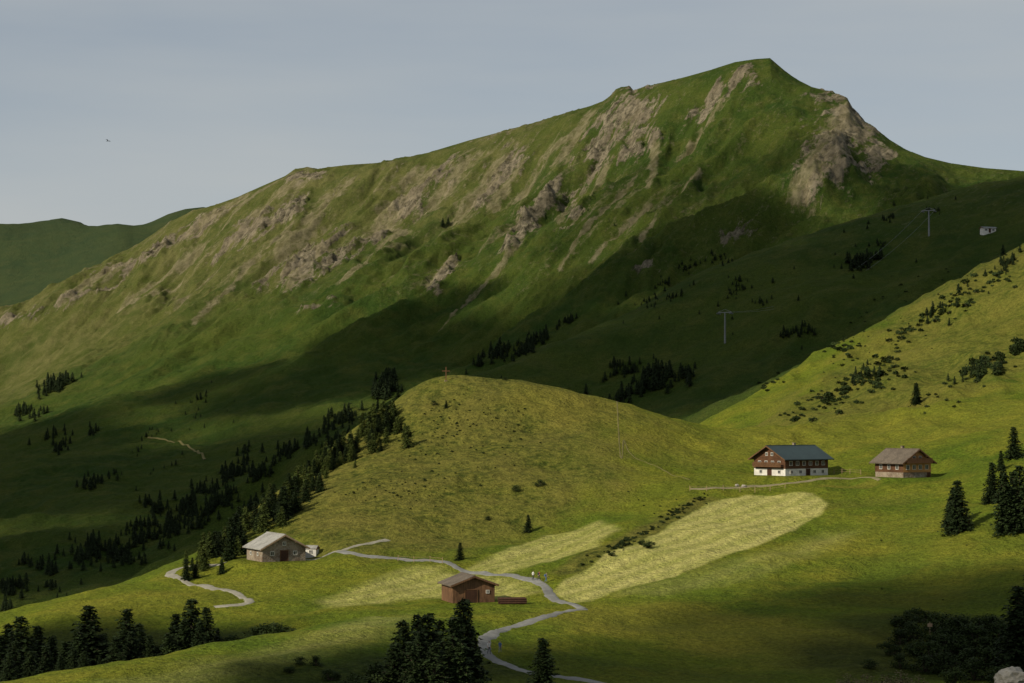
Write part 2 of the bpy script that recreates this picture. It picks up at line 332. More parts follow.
new_obj('ground',me)
# ---------------------------------------------------------------- generic materials
def wood(name,c1,c2,vertical=True,per=5.5):
    w=NT(name); o=w.obj(); mp=w.n('ShaderNodeMapping'); w.l(o,mp.inputs[0]); mp.inputs['Scale'].default_value=(1,1,.12) if vertical else (.15,.15,1)
    nz=w.noise(mp.outputs[0],3.5,6,.65); nb=w.noise(o,.6,3)
    sx=w.n('ShaderNodeSeparateXYZ'); w.l(o,sx.inputs[0])
    axis=w.math('ADD',sx.outputs[0],sx.outputs[1]) if vertical else sx.outputs[2]
    fr=w.math('FRACT',w.math('MULTIPLY',axis,per)); gap=w.mr(fr,0,.12,.35,1)
    c=w.mix(w.mr(nz,.3,.7),c1,c2); c=w.mix(w.mr(nb,.4,.7,0,.5),c,tuple(v*.45 for v in c1))
    c=w.mix(1.,c,w.mix(gap,(.3,.3,.3),(1,1,1)),'MULTIPLY'); w.bsdf(c,.8,.25,gap,.5,.02); return w.m
def simple(name,c1,c2,scale=2.,rough=.85,spec=.2,bs=.3,bd=.03,metal=0):
    w=NT(name); nz=w.noise(w.obj(),scale,6,.65); nb=w.noise(w.obj(),scale*.2,3)
    c=w.mix(w.mr(nz,.3,.7),c1,c2); c=w.mix(w.mr(nb,.4,.7,0,.45),c,tuple(v*.6 for v in c1)); w.bsdf(c,rough,spec,nz,bs,bd,metal); return w.m
M_dwood=wood('dark_larch_boards',(.055,.025,.012),(.13,.060,.028),False,4)
M_owood=wood('orange_larch_boards',(.32,.15,.05),(.56,.29,.10),False,4)
M_hut=wood('weathered_boards',(.075,.038,.020),(.20,.105,.052),True,2.4)
M_hdark=wood('dark_door_boards',(.035,.016,.009),(.07,.03,.015),True,5)
M_white=simple('limewashed_plaster',(.50,.48,.44),(.68,.66,.61),3)
M_metal=simple('painted_metal_roof',(.012,.026,.028),(.022,.042,.042),1.2,.5,.4)
M_shing=wood('shingle_roof',(.075,.060,.045),(.16,.13,.10),True,3)
M_gshing=wood('grey_shingle_roof',(.20,.195,.18),(.36,.35,.33),True,3)
M_trim=simple('pale_timber',(.24,.16,.10),(.38,.27,.17),3)
M_btrim=simple('brown_timber',(.09,.045,.022),(.16,.085,.04),3)
M_glass=simple('window_glass',(.02,.025,.03),(.035,.04,.045),1,.15,.6,.0)
M_frame=simple('window_frame',(.5,.48,.43),(.62,.6,.55),3)
M_steel=simple('galvanised_steel',(.13,.14,.14),(.22,.23,.23),2,.55,.5,.2,.01,.3)
w=NT('rubble_stone'); o=w.obj(); vo=w.n('ShaderNodeTexVoronoi'); w.l(o,vo.inputs['Vector']); vo.inputs['Scale'].default_value=1.9
ve=w.n('ShaderNodeTexVoronoi',feature='DISTANCE_TO_EDGE'); w.l(o,ve.inputs['Vector']); ve.inputs['Scale'].default_value=1.9
c=w.mix(w.noise(vo.outputs['Color'],3,2),(.09,.065,.045),(.36,.29,.21)); c=w.mix(w.mr(ve.outputs[0],.02,.07),(.28,.25,.21),c); c=w.mix(w.mr(w.noise(o,.5),.45,.65,0,.7),c,(.09,.055,.035)); w.bsdf(c,.9,.2,w.mr(ve.outputs[0],0,.1),.6,.05); M_stone=w.m
# ---------------------------------------------------------------- mesh builder
class MB:
    def __init__(s): s.v=[];s.f=[];s.m=[]
    def add(s,vs,fs,mi=0):
        b=len(s.v); s.v+= [tuple(v) for v in vs]; s.f+=[tuple(i+b for i in f) for f in fs]; s.m+=[mi]*len(fs)
    def box(s,x0,x1,y0,y1,z0,z1,mi=0,mat=None):
        vs=[Vector((x,y,z)) for z in (z0,z1) for y in (y0,y1) for x in (x0,x1)]
        if mat: vs=[mat@v for v in vs]
        s.add(vs,[(0,2,3,1),(4,5,7,6),(0,1,5,4),(2,6,7,3),(0,4,6,2),(1,3,7,5)],mi)
    def tube(s,p,q,r0,r1,n=6,mi=0):
        p=Vector(p);q=Vector(q);d=(q-p).normalized(); a=d.orthogonal().normalized(); b=d.cross(a)
        vs=[p+(a*math.cos(t)+b*math.sin(t))*r0 for t in [2*math.pi*i/n for i in range(n)]]+[q+(a*math.cos(t)+b*math.sin(t))*r1 for t in [2*math.pi*i/n for i in range(n)]]
        s.add(vs,[(i,(i+1)%n,n+(i+1)%n,n+i) for i in range(n)]+[tuple(range(n))[::-1],tuple(range(n,2*n))],mi)
    def mesh(s,name,mats,smooth=False):
        me=bpy.data.meshes.new(name); me.from_pydata(s.v,[],s.f)
        for m in mats: me.materials.append(m)
        me.polygons.foreach_set('material_index',s.m)
        if smooth: me.polygons.foreach_set('use_smooth',[True]*len(s.f))
        me.update(); return me
def empty(name,loc,rot=0):
    e=bpy.data.objects.new(name,None); scene.collection.objects.link(e); e.location=loc; e.rotation_euler=(0,0,rot); e.empty_display_size=.5; return e
# ---------------------------------------------------------------- houses
def house(name,p,rot,L,W,hw,rise,ov,mwall,mroof,base=0,mbase=None,wins=(),doors=(),chim=None,balc=(),mgable=None,shut=None,ovg=None,trim=None,sc=1.):
    e=empty(name,p,rot); e.scale=(sc,)*3; ovg=ov if ovg is None else ovg
    hb=base
    if base:
        b=MB(); b.box(-L/2,L/2,-W/2,W/2,-2,base); new_obj('ground_floor',b.mesh('ground_floor',[mbase]),e)
    b=MB(); x=L/2+(.04 if base else 0); y=W/2+(.04 if base else 0); z0=hb if base else -2
    vs=[(-x,-y,z0),(x,-y,z0),(x,y,z0),(-x,y,z0),(-x,-y,hw),(x,-y,hw),(x,y,hw),(-x,y,hw),(-x,0,hw+rise),(x,0,hw+rise)]
    b.add(vs,[(0,1,5,4),(2,3,7,6),(3,2,1,0)],0); b.add(vs,[(0,4,8,7,3),(1,2,6,9,5)],1)
    new_obj('walls',b.mesh('walls',[mwall,mgable or mwall]),e)
    sl=rise/(W/2); b=MB(); th=.22
    for sg in (-1,1):
        ye=sg*(W/2+ov); ze=hw-sl*ov+.03
        zr=hw+rise+.03
        xs=L/2+ovg
        vs=[(-xs,0,zr),(xs,0,zr),(xs,ye,ze),(-xs,ye,ze),(-xs,0,zr+th),(xs,0,zr+th),(xs,ye,ze+th),(-xs,ye,ze+th)]
        b.add(vs,[(0,1,2,3),(7,6,5,4),(3,2,6,7),(0,3,7,4),(1,5,6,2)] if sg<0 else [(3,2,1,0),(4,5,6,7),(7,6,2,3),(4,7,3,0),(2,6,5,1)])
    b.box(-L/2-ovg-.02,L/2+ovg+.02,-.16,.16,hw+rise+th-.02,hw+rise+th+.08)
    new_obj('roof',b.mesh('roof',[mroof]),e)
    b=MB()
    for sg in (-1,1):
        for sx in (-1,1):
            xs=sx*(L/2+ovg+.05)
            p0=Vector((xs,0,hw+rise-.02)); p1=Vector((xs,sg*(W/2+ov),hw-sl*ov-.02))
            vs=[p0+Vector((-.04,0,-.1)),p0+Vector((.04,0,-.1)),p1+Vector((.04,0,-.1)),p1+Vector((-.04,0,-.1)),p0+Vector((-.04,0,.2)),p0+Vector((.04,0,.2)),p1+Vector((.04,0,.2)),p1+Vector((-.04,0,.2))]
            b.add(vs,[(0,1,2,3),(7,6,5,4),(0,4,5,1),(3,2,6,7),(0,3,7,4),(1,5,6,2)])
        for f in (.0,.5,1.):
            yy=sg*W/2*f; zz=hw+rise-sl*abs(yy)-.15
            for sx in (-1,1): b.box(min(sx*L/2,sx*(L/2+ovg-.05)),max(sx*L/2,sx*(L/2+ovg-.05)),yy-.09,yy+.09,zz-.11,zz+.09)
    new_obj('roof_timbers',b.mesh('roof_timbers',[trim or M_btrim]),e)
    def face(fc,a0,a1,z0,z1,d0,d1,bb,mi):
        if fc=='S': bb.box(a0,a1,-W/2-d1,-W/2-d0,z0,z1,mi)
        if fc=='E': bb.box(L/2+d0,L/2+d1,a0,a1,z0,z1,mi)
        if fc=='W': bb.box(-L/2-d1,-L/2-d0,a0,a1,z0,z1,mi)
    if wins:
        b=MB()
        for fc,a0,z,w_,h_ in wins:
            face(fc,a0-w_/2,a0+w_/2,z,z+h_,-.05,.07,b,0)
            for e0,e1,f0,f1 in ((a0-w_/2-.09,a0-w_/2,z-.09,z+h_+.09),(a0+w_/2,a0+w_/2+.09,z-.09,z+h_+.09),(a0-w_/2,a0+w_/2,z-.09,z),(a0-w_/2,a0+w_/2,z+h_,z+h_+.09),(a0-.025,a0+.025,z,z+h_)):
                face(fc,e0,e1,f0,f1,.0,.12,b,1)
            if shut:
                for sg in (-1,1):
                    q=a0+sg*(w_/2+.12+w_/4); face(fc,q-w_/4,q+w_/4,z-.05,z+h_+.05,.045,.10,b,2)
        new_obj('windows',b.mesh('windows',[M_glass,M_frame,shut or M_frame]),e)
    if doors:
        b=MB()
        for fc,a0,z,w_,h_ in doors:
            face(fc,a0-w_/2,a0+w_/2,z,z+h_,.02,.09,b,0); face(fc,a0-w_/2-.1,a0-w_/2,z,z+h_+.1,.02,.13,b,1); face(fc,a0+w_/2,a0+w_/2+.1,z,z+h_+.1,.02,.13,b,1); face(fc,a0-w_/2,a0+w_/2,z+h_,z+h_+.1,.02,.13,b,1)
        new_obj('doors',b.mesh('doors',[M_hdark,M_btrim]),e)
    if chim:
        b=MB(); cx,cy=chim; zc=hw+rise-sl*abs(cy)
        b.box(cx-.3,cx+.3,cy-.3,cy+.3,zc-.4,hw+rise+.7); b.box(cx-.38,cx+.38,cy-.38,cy+.38,hw+rise+.7,hw+rise+.82)
        new_obj('chimney',b.mesh('chimney',[M_stone]),e)
    if balc:
        b=MB()
        for fc,a0,a1,z in balc:
            face(fc,a0,a1,z-.15,z,.05,1.1,b,0); face(fc,a0,a1,z+.9,z+1.0,1.0,1.1,b,0); 
            k=a0
            while k<a1: face(fc,k,min(k+.16,a1),z,z+.9,1.03,1.08,b,0); k+=.22
        new_obj('balcony',b.mesh('balcony',[M_btrim]),e)
    return e
R=math.radians
house('alpine_chalet',pC,R(35),14.5,11.5,4.4,2.9,1.1,M_dwood,M_metal,1.75,M_white,
  wins=[('S',x,2.6,.9,.95) for x in (-5.4,-3.2,-1.,1.2,3.4,5.6)]+[('S',x,.6,.8,.7) for x in (-5.2,-2.2,2.6,5.4)]+[('W',y,2.7,.9,.9) for y in (-3.6,-1.2,1.2,3.6)]+[('W',y,5.0,.7,.7) for y in (-1.,1.)]+[('W',y,.6,.8,.7) for y in (-3.6,3.2)],
  doors=[('S',.4,0,1.2,1.6),('W',0,0,1.4,1.6)],chim=(2.5,1.5),balc=[('W',-5.2,5.2,2.3)],sc=.87)
house('log_farmhouse',pH,R(-60),9.6,8.2,3.7,2.6,1.0,M_dwood,M_shing,1.2,M_stone,
  wins=[('E',y,1.9,.8,.9) for y in (-2.8,-.9,.9,2.8)]+[('E',y,4.1,.7,.7) for y in (-.9,.9)]+[('S',x,1.9,.8,.9) for x in (-2.8,0,2.8)],
  doors=[('E',3.4,.0,.9,1.1)],chim=(-1,.8),balc=[('E',-3.7,3.7,3.4)],mgable=M_owood,sc=.93)
house('stone_barn',pF,R(-62),9.,9.4,2.8,2.5,.7,M_stone,M_gshing,0,None,
  wins=[('E',-2.6,1.3,.7,.7),('E',2.4,1.3,.7,.7),('E',0,3.3,.6,.6),('S',-2.,1.2,.6,.6),('S',2.,1.2,.6,.6)],doors=[('E',0,0,1.6,2.2)],trim=M_trim,sc=.95)
pa=hit(312,556); pa.z=Hat(pa.x,pa.y)
house('tool_shed',pa,R(-10),2.2,2.0,1.5,.35,.15,M_white,M_gshing,0,None,wins=[('S',0,.7,.5,.5)],doors=[])
house('hay_barn',pB,R(-72),7.2,7.9,3.2,1.45,.6,M_hut,M_shing,0,None,wins=[('E',2.6,1.7,.45,.45)],doors=[('E',-.5,0,2.2,2.3)],trim=M_hut,sc=.92)
# ---------------------------------------------------------------- roads
M_gravel=simple('pale_gravel',(.18,.17,.13),(.32,.30,.25),1.2,.95,.1,.4,.05)
M_asph=simple('worn_asphalt',(.13,.13,.125),(.21,.21,.20),.8,.9,.2,.3,.03)
M_dirt=simple('dirt_track_soil',(.14,.125,.07),(.23,.20,.12),.8,.95,.1)
M_trod=simple('trodden_turf',(.12,.11,.04),(.16,.14,.055),.8,.95,.1)
def catmull(pts,n=8):
    o=[]; P_=[pts[0]]+pts+[pts[-1]]
    for i in range(1,len(P_)-2):
        for k in range(n):
            t=k/n; o.append(.5*((2*P_[i])+(P_[i+1]-P_[i-1])*t+(2*P_[i-1]-5*P_[i]+4*P_[i+1]-P_[i+2])*t*t+(3*P_[i]-P_[i-1]-3*P_[i+1]+P_[i+2])*t**3))
    o.append(pts[-1]); return o
def road(name,pix,width,mat,lift=.09,n=10,dmin=200):
    pts=[hit(a,b_,dmin) for a,b_ in pix]; pts=[Vector((p.x,p.y)) for p in pts]; c=catmull(pts,n)
    s=[c[0]]
    st=.8 if dmin<600 else 2.
    for p,q in zip(c[:-1],c[1:]):
        k=max(1,int((q-p).length/st)); s+= [p.lerp(q,(i+1)/k) for i in range(k)]
    b=MB(); K=7; rows=[]
    for i,p in enumerate(s):
        tdir=(s[min(i+1,len(s)-1)]-s[max(i-1,0)]); 
        if tdir.length<1e-6: continue
        tdir.normalize(); nrm=Vector((-tdir.y,tdir.x))
        wl=width/2*(1+.18*math.sin(i*.31)+random.uniform(-.14,.14)); wr=width/2*(1+.18*math.sin(i*.23+2)+random.uniform(-.14,.14))
        row=[]
        for k in range(K):
            f=k/(K-1); o_=-wl+(wl+wr)*f; q=p+nrm*o_; z=Hat(q.x,q.y)+lift-(.35 if k in(0,K-1) else 0)
            if k in (0,K-1): q=q+nrm*(-.15 if k==0 else .15)
            row.append((q.x,q.y,z))
        rows.append(row)
    vs=[v for r in rows for v in r]; fs=[]
    for i in range(len(rows)-1):
        for k in range(K-1): fs.append((i*K+k,i*K+k+1,(i+1)*K+k+1,(i+1)*K+k))
    b.add(vs,fs); o=new_obj(name,b.mesh(name,[mat],True)); return o
road('gravel_road',[(225,563),(200,565),(178,569),(170,575),(186,582),(214,589),(240,596),(250,601),(238,605),(214,607)],2.2,M_gravel)
road('gravel_road',[(300,560),(325,556),(340,551),(356,546),(372,543),(388,540)],1.7,M_gravel)
road('gravel_road',[(325,556),(360,555),(400,559),(435,561),(460,569),(490,575),(520,578),(541,584),(548,592),(556,600),(583,609)],2.1,M_asph)
road('paved_lane',[(583,609),(562,612),(540,618),(512,627),(490,637),(483,644),(490,656),(512,667),(545,675),(590,681),(640,688)],2.2,M_asph)
road('farm_track',[(690,489),(720,488),(745,487),(775,485),(800,482),(850,479),(880,480)],1.2,M_dirt,.08)
road('footpath',[(608,398),(618,420),(624,440),(632,455),(660,468),(690,480)],.3,M_trod,.07)
road('footpath',[(148,438),(165,440),(182,444),(195,452),(205,460)],1.2,M_trod,.6,dmin=600)
# ---------------------------------------------------------------- vegetation
def needle(name,c1,c2,sc=.9):
    w=NT(name); nz=w.noise(w.pos(),sc,3,.7); oi=w.n('ShaderNodeObjectInfo')
    c=w.mix(w.mr(nz,.3,.7),c1,c2); c=w.mix(w.math('MULTIPLY',oi.outputs['Random'],.45),c,tuple(v*.55 for v in c1)); w.bsdf(c,.8,.1); return w.m
M_bark=simple('bark',(.05,.038,.025),(.09,.07,.05),4)
M_ndl=needle('spruce_needles',(.009,.017,.006),(.026,.042,.011))
M_fndl=needle('distant_needles',(.008,.015,.005),(.020,.032,.009))
M_larch=needle('larch_needles',(.034,.056,.012),(.095,.115,.024))
M_leaf=needle('alder_leaves',(.012,.022,.006),(.038,.056,.013))
M_scrub=needle('dry_scrub_leaves',(.06,.055,.03),(.12,.10,.06))
def conifer(seed,rad=.21,whorls=24,open_=0.,mat=None):
    r=random.Random(seed); b=MB(); b.tube((0,0,-.04),(0,0,.97),.018,.003,7,0)
    ln=[r.uniform(.75,1.15) for _ in range(7)]
    for k in range(whorls):
        z=.04+.93*(k/(whorls-1))**1.02; m=max(5,int(10-5*z)); a0=r.random()*6.28
        for i in range(m):
            if r.random()<open_: continue
            az=a0+6.283*i/m+r.uniform(-.3,.3); L=rad*((1-z)**.75)*r.uniform(.5,1.2)*ln[int((az%6.283)/6.284*7)]+.014
            dr=r.uniform(.2,.7); ca,sa=math.cos(az),math.sin(az); z_=z+r.uniform(-.015,.015)
            b.tube((0,0,z_),(ca*L*.9,sa*L*.9,z_-dr*L*.8+.1*L),.0035,.001,3,0)
            n=max(3,int(L/.02)+1)
            for j in range(n):
                t=(j+.6)/n; c=Vector((ca*L*t,sa*L*t,z_-dr*L*t*t+.1*L*t))
                for q in range(3):
                    s=r.uniform(.018,.036)*(1.25-.4*t); off=Vector((r.uniform(-1,1),r.uniform(-1,1),r.uniform(-1,.5)))*s*.9
                    d1=Vector((ca+r.uniform(-.9,.9),sa+r.uniform(-.9,.9),r.uniform(-1.1,.2))).normalized()
                    d2=d1.cross(Vector((r.uniform(-.9,.9),r.uniform(-.9,.9),1))).normalized()
                    b.add([c+off-d2*s*.6,c+off+d2*s*.6,c+off+d1*s*1.3],[(0,1,2)],1)
    for j in range(14):
        z=.93+.07*j/14; az=r.random()*6.28; b.add([(0,0,z-.01),(0,0,z+.012),(math.cos(az)*.014,math.sin(az)*.014,z-.008)],[(0,1,2)],1)
    return b.mesh('conifer',[M_bark,mat or M_ndl])
def bushy(seed,trunk=.1,mat=None,n=1300,sx=.42):
    r=random.Random(seed); b=MB(); lobes=[]
    for i in range(12):
        a_=r.random()*6.28; rr=r.uniform(.05,.36)*sx/.42; lobes.append((Vector((math.cos(a_)*rr,math.sin(a_)*rr,trunk+r.uniform(.06,.66)*(1-.5*rr/.36))),r.uniform(.14,.25)))
    for c,_ in lobes: b.tube((0,0,-.05),c,.02,.005,4,0)
    for i in range(n):
        c,R_=r.choice(lobes); d=Vector((r.gauss(0,1),r.gauss(0,1),r.gauss(0,1))).normalized(); p=c+d*R_*r.random()**.4
        s=r.uniform(.018,.038); d1=Vector((r.gauss(0,1),r.gauss(0,1),r.gauss(0,.6))).normalized(); d2=d1.cross(d).normalized() if abs(d1.dot(d))<.98 else d1.orthogonal()
        b.add([p-d1*s,p+d2*s*.7,p+d1*s,p-d2*s*.7],[(0,1,2,3)],1)
    return b.mesh('bush',[M_bark,mat or M_leaf])
CON=[conifer(1,.23,26),conifer(2,.21,24,.05),conifer(3,.26,24,.08),conifer(4,.19,28,.03)]
LAR=[conifer(11,.25,18,.12,M_larch),conifer(12,.22,18,.12,M_larch)]
BSH=[bushy(21,.03),bushy(22,.0),bushy(23,.06)]; SCR=[bushy(31,.0,M_scrub,600,.5)]
def put(name,meshes,p,h,wx=1.):
    o=new_obj(name,random.choice(meshes),loc=(p.x,p.y,p.z-.02*h),rot=(random.uniform(-.03,.03),random.uniform(-.03,.03),random.random()*6.28)); k=wx*random.uniform(.88,1.12); o.scale=(h*k,h*k,h); return o
def top(px,ty,d,name='spruce_tree',ms=None,wx=1.):
    u,tv=ray(px,ty); x=u*d; z=Hat(x,d); put(name,ms or CON,Vector((x,d,z)),max(tv*d-z,1.5),wx)
def base(px,by,hpx,name='spruce_tree',ms=None,wx=1.):
    p=hit(px,by); put(name,ms or CON,p,hpx/F*p.y,wx)
for px,ty,d in [(-8,618,288),(8,622,300),(22,614,284),(38,624,296),(52,634,290),(66,640,284),(90,603,290),(80,630,282),(104,632,296),(127,607,288),(140,622,292),(117,636,280),(192,597,292),(178,612,296),(206,606,288),(168,632,284),(218,628,294),(30,650,262),(60,655,258),(100,655,266),
  (0,634,276),(14,640,270),(46,645,275),(74,648,272),(132,630,282),(150,634,288),(184,618,286),(200,620,282),(10,655,262),(84,650,268),(120,652,270)]:
    top(px,ty,d,wx=1.7)
for px,ty,d in [(236,624,296),(252,630,300),(268,610,304),(282,618,306),(156,636,290),(228,636,284),(262,630,298),(244,640,290),(170,640,284),(258,616,304),(275,614,302)]:
    top(px,ty,d,'alder_bush',BSH,1.5)
for px,ty,d in [(404,618,236),(416,612,242),(428,611,236),(440,618,240),(463,596,240),(452,614,232),(472,626,244),(394,640,232),(412,640,226),(460,640,228),(436,640,226),(422,628,230)]:
    top(px,ty,d,wx=1.45)
for px,ty,d in [(352,664,238),(368,668,234),(385,662,232),(300,655,250),(316,652,250),(480,668,236),(330,662,244),(290,664,246),(376,655,240),(344,674,236)]:
    top(px,ty,d,'alder_bush',BSH,1.7)
top(543,636,243,wx=1.7)
for px,by,h in [(960,531,52),(954,526,40),(1006,532,60),(1020,530,66),(1013,520,50),(992,503,42),(1004,500,36),(1014,458,32),(1001,470,20),(950,524,26),(917,404,22),(230,560,34),(283,521,36),(306,501,22),(320,492,20),(528,532,18),(460,560,18),(446,408,8),(296,512,26),(1022,680,96),(1034,650,80),(1016,670,60)]:
    base(px,by,h,wx=1.5)
lf=[(176,566),(200,556),(215,545),(238,530),(260,512),(280,494),(300,480),(320,462),(340,448),(360,432),(375,420),(392,408)]
for i in range(170):
    t=random.random()**.8*(len(lf)-1); k=min(int(t),len(lf)-2); f=t-k; px=lf[k][0]*(1-f)+lf[k+1][0]*f; py=lf[k][1]*(1-f)+lf[k+1][1]*f
    off=abs(random.gauss(0,13)); la=random.random()<.6; base(px+off*.6+random.uniform(-4,4),py+off*.6+3,random.uniform(9,27)*(1.15-.35*t/11),'larch_tree' if la else 'spruce_tree',LAR if la else CON,1.6)
for px,by,h in [(540,486,10),(516,491,9),(648,548,12),(642,545,9),(505,380,5),(434,405,6),(488,520,6),(905,628,26),(920,622,24),(938,632,30),(912,640,28),(960,640,34),(975,650,36),(948,655,34),(990,655,30),(1000,640,28),(930,660,30),(968,668,30),(890,655,22),(612,556,7),(700,500,6),(955,640,34),(980,632,24),(1010,655,30),
    (915,655,26),(900,645,22),(940,645,30),(960,655,34),(985,668,34),(1000,665,32),(945,672,30),(925,672,26),(975,680,34),(1005,685,30),(955,685,30),(900,668,20),(870,668,14),(990,630,24)]:
    base(px,by,h,'alder_bush',BSH,1.5)
for px,by,h in [(850,688,20),(866,690,24),(884,690,22),(902,688,24),(920,690,20),(838,690,16)]:
    base(px,by,h,'dry_shrub',SCR,1.6)
def small_conifer(seed):
    r=random.Random(seed); b=MB(); b.tube((0,0,-.05),(0,0,.9),.02,.004,4,0)
    for k in range(8):
        z=.06+.115*k; R_=.23*(1-z)**.75+.03
        for i in range(7):
            a_=6.283*i/7+r.random(); q=R_*r.uniform(.6,1.25); w_=.4
            b.add([(math.cos(a_-w_)*q*.4,math.sin(a_-w_)*q*.4,z+.12),(math.cos(a_+w_)*q*.4,math.sin(a_+w_)*q*.4,z+.12),(math.cos(a_)*q,math.sin(a_)*q,z-.05*r.random())],[(0,1,2)],1)
            b.add([(0,0,z+.17),(math.cos(a_-w_)*q*.8,math.sin(a_-w_)*q*.8,z+.02),(math.cos(a_+w_)*q*.8,math.sin(a_+w_)*q*.8,z+.02)],[(0,1,2)],1)
    b.add([(-.01,0,.9),(.01,0,.9),(0,0,1)],[(0,1,2)],1); return b
def small_bush(seed):
    r=random.Random(seed); b=MB()
    for i in range(5): b.tube((0,0,-.05),(r.uniform(-.3,.3),r.uniform(-.3,.3),r.uniform(.3,.7)),.02,.006,3,0)
    for i in range(80):
        d=Vector((r.gauss(0,1),r.gauss(0,1),abs(r.gauss(0,.8)))).normalized()*r.uniform(.25,.55); d.z+=.1; s=r.uniform(.08,.15)
        e1=Vector((r.gauss(0,1),r.gauss(0,1),r.gauss(0,1))).normalized(); e2=e1.orthogonal().normalized(); b.add([d-e1*s,d+e2*s,d+e1*s,d-e2*s],[(0,1,2,3)],1)
    return b
def mass(name,templ,clusters,mats,dmin,wx=1.5,clump=0):
    b=MB()
    for cx,cy,rx,ry,n,h0,h1,ang in clusters:
        cents=[(random.gauss(0,.5),random.gauss(0,.5)) for _ in range(max(2,n//9))]
        for i in range(n):
            if clump and random.random()<.8:
                c0=random.choice(cents); gx,gy=c0[0]*rx+random.gauss(0,5),c0[1]*ry+random.gauss(0,2)
            else: gx,gy=random.gauss(0,.5)*rx,random.gauss(0,.5)*ry
            c_,s_=math.cos(ang),math.sin(ang)
            px=cx+gx*c_-gy*s_; py=cy+gx*s_+gy*c_
            p=hit(px,py,dmin); 
            if p.y>2300: continue
            h=(h0+(h1-h0)*random.random()**1.6)/F*p.y; t=random.choice(templ); a_=random.random()*6.28; k=wx*random.uniform(.8,1.2); ca,sa=math.cos(a_)*h*k,math.sin(a_)*h*k
            off=len(b.v); b.v+= [(p.x+v[0]*ca-v[1]*sa,p.y+v[0]*sa+v[1]*ca,p.z+v[2]*h) for v in t.v]; b.f+=[tuple(q+off for q in f) for f in t.f]; b.m+=t.m
    new_obj(name,b.mesh(name,mats))
SC=[small_conifer(i) for i in range(5)]; SB=[small_bush(i) for i in range(5)]
far_cl=[(650,385,45,12,140,6,13,-.35),(620,372,30,8,40,5,10,-.35),(515,352,42,8,110,5,11,-.4),(385,392,16,16,60,8,18,-.5),(560,325,24,8,30,4,7,-.4),(690,268,40,6,40,3,6,-.45),(860,262,22,10,40,5,12,-.3),(880,250,50,25,26,3,6,-.3),
 (50,388,22,8,60,6,12,-.4),(30,412,16,6,30,5,9,-.3),(250,470,70,16,150,5,11,-.45),(170,520,60,20,170,6,12,-.4),(80,560,75,22,150,6,12,-.25),(20,590,50,14,80,6,12,-.2),(95,485,40,10,30,5,9,0),(330,428,30,12,80,5,12,-.6),
 (448,225,2,2,3,7,9,0),(600,215,60,30,8,2,4,-.5),(650,300,60,20,40,3,6,-.4),(750,300,60,25,44,3,6,-.4),(330,440,20,20,34,5,9,-.5),(200,420,120,40,60,2,6,-.4),(790,340,30,20,36,4,7,-.4),(500,400,80,20,20,4,8,-.3),(140,545,70,20,90,5,10,-.3),(1000,270,30,10,24,3,7,-.4),(230,500,40,16,70,6,12,-.5),(900,215,60,12,26,3,5,-.3),(60,440,40,10,40,5,9,-.3)]
mass('distant_trees',SC,far_cl,[M_bark,M_fndl],620,1.5,1)
near_sc=[(840,395,50,16,60,3,9,-.45),(880,375,30,20,50,3,9,-.5),(985,368,26,10,60,4,11,-.35),(960,300,30,16,40,3,8,-.5),(1000,280,20,10,24,3,7,-.5),(800,410,30,8,20,3,6,-.3),(1018,350,8,10,16,6,12,0),(905,330,20,14,24,3,8,-.5),(930,400,40,14,14,3,6,-.3),(840,350,20,10,24,3,8,-.5),(770,385,16,6,12,3,6,-.5)]
mass('hillside_shrubs',SB,near_sc,[M_bark,M_leaf],420,1.)
mass('juniper_shrubs',SB,[(460,430,90,34,160,1,3,0),(400,490,70,20,90,1,3,0),(625,543,36,4,70,2,5,-.45),(680,510,26,4,50,2,4,-.5),(660,500,60,10,14,1,3,0),(880,560,120,40,16,1,2.5,0),(880,330,80,40,100,1,3,-.5)],[M_bark,M_leaf],250,1.)
mass('young_spruces',SC,[(975,375,24,8,14,7,14,-.3),(940,312,24,10,12,6,12,-.5),(860,380,20,10,12,6,12,-.4),(1010,262,14,8,10,6,12,-.5)],[M_bark,M_ndl],420)
# ---------------------------------------------------------------- summit cross, pylons, lift station, fence, boulder
p=hit(446,381); b=MB(); b.box(-.11,.11,-.11,.11,-.4,3.6); b.box(-1.,-.11,-.09,.09,2.45,2.67); b.box(.11,1.,-.09,.09,2.45,2.67); b.box(-.4,.4,-.4,.4,-.5,.15,1)
new_obj('summit_cross',b.mesh('summit_cross',[M_btrim,M_stone]),loc=(p.x,p.y,p.z),rot=(0,0,.2))
def pylon(px,by,ty,name='ski_lift_pylon',dmin=780):
    p=hit(px,by,dmin); h=(by-ty)/F*p.y; b=MB()
    b.tube((0,0,-1),(0,0,h),.5,.28,10); b.box(-3.4,3.4,-.2,.2,h-.35,h+.05); 
    for s in (-1,1):
        b.box(s*3.2-.12,s*3.2+.12,-2.2,2.2,h-.65,h-.35); b.tube((s*3.2,0,h+.1),(s*.2,0,h+1.2),.1,.1,5)
        for k in range(6): b.tube((s*3.2-.2,-2+k*.8,h-.75),(s*3.2+.2,-2+k*.8,h-.75),.24,.24,8)
    for k in range(int(h)): b.box(.45,.75,-.03,.03,k+.5,k+.56)
    new_obj(name,b.mesh(name,[M_steel]),loc=p,rot=(0,0,-.5)); return p,h
y1=pylon(725,343,312); y2=pylon(929,236,210)
b=MB(); a0=y1[0]+Vector((0,0,y1[1])); a1=y2[0]+Vector((0,0,y2[1]))
for s in (-3.2,3.2):
    pr=None
    for k in range(25):
        f=k/24; q=a0.lerp(a1,f)+Vector((s,0,-14*4*f*(1-f)))
        if pr is not None: b.tube(pr,q,.05,.05,4)
        pr=q
new_obj('lift_cable',b.mesh('lift_cable',[M_steel]))
ps_=hit(988,233,780)
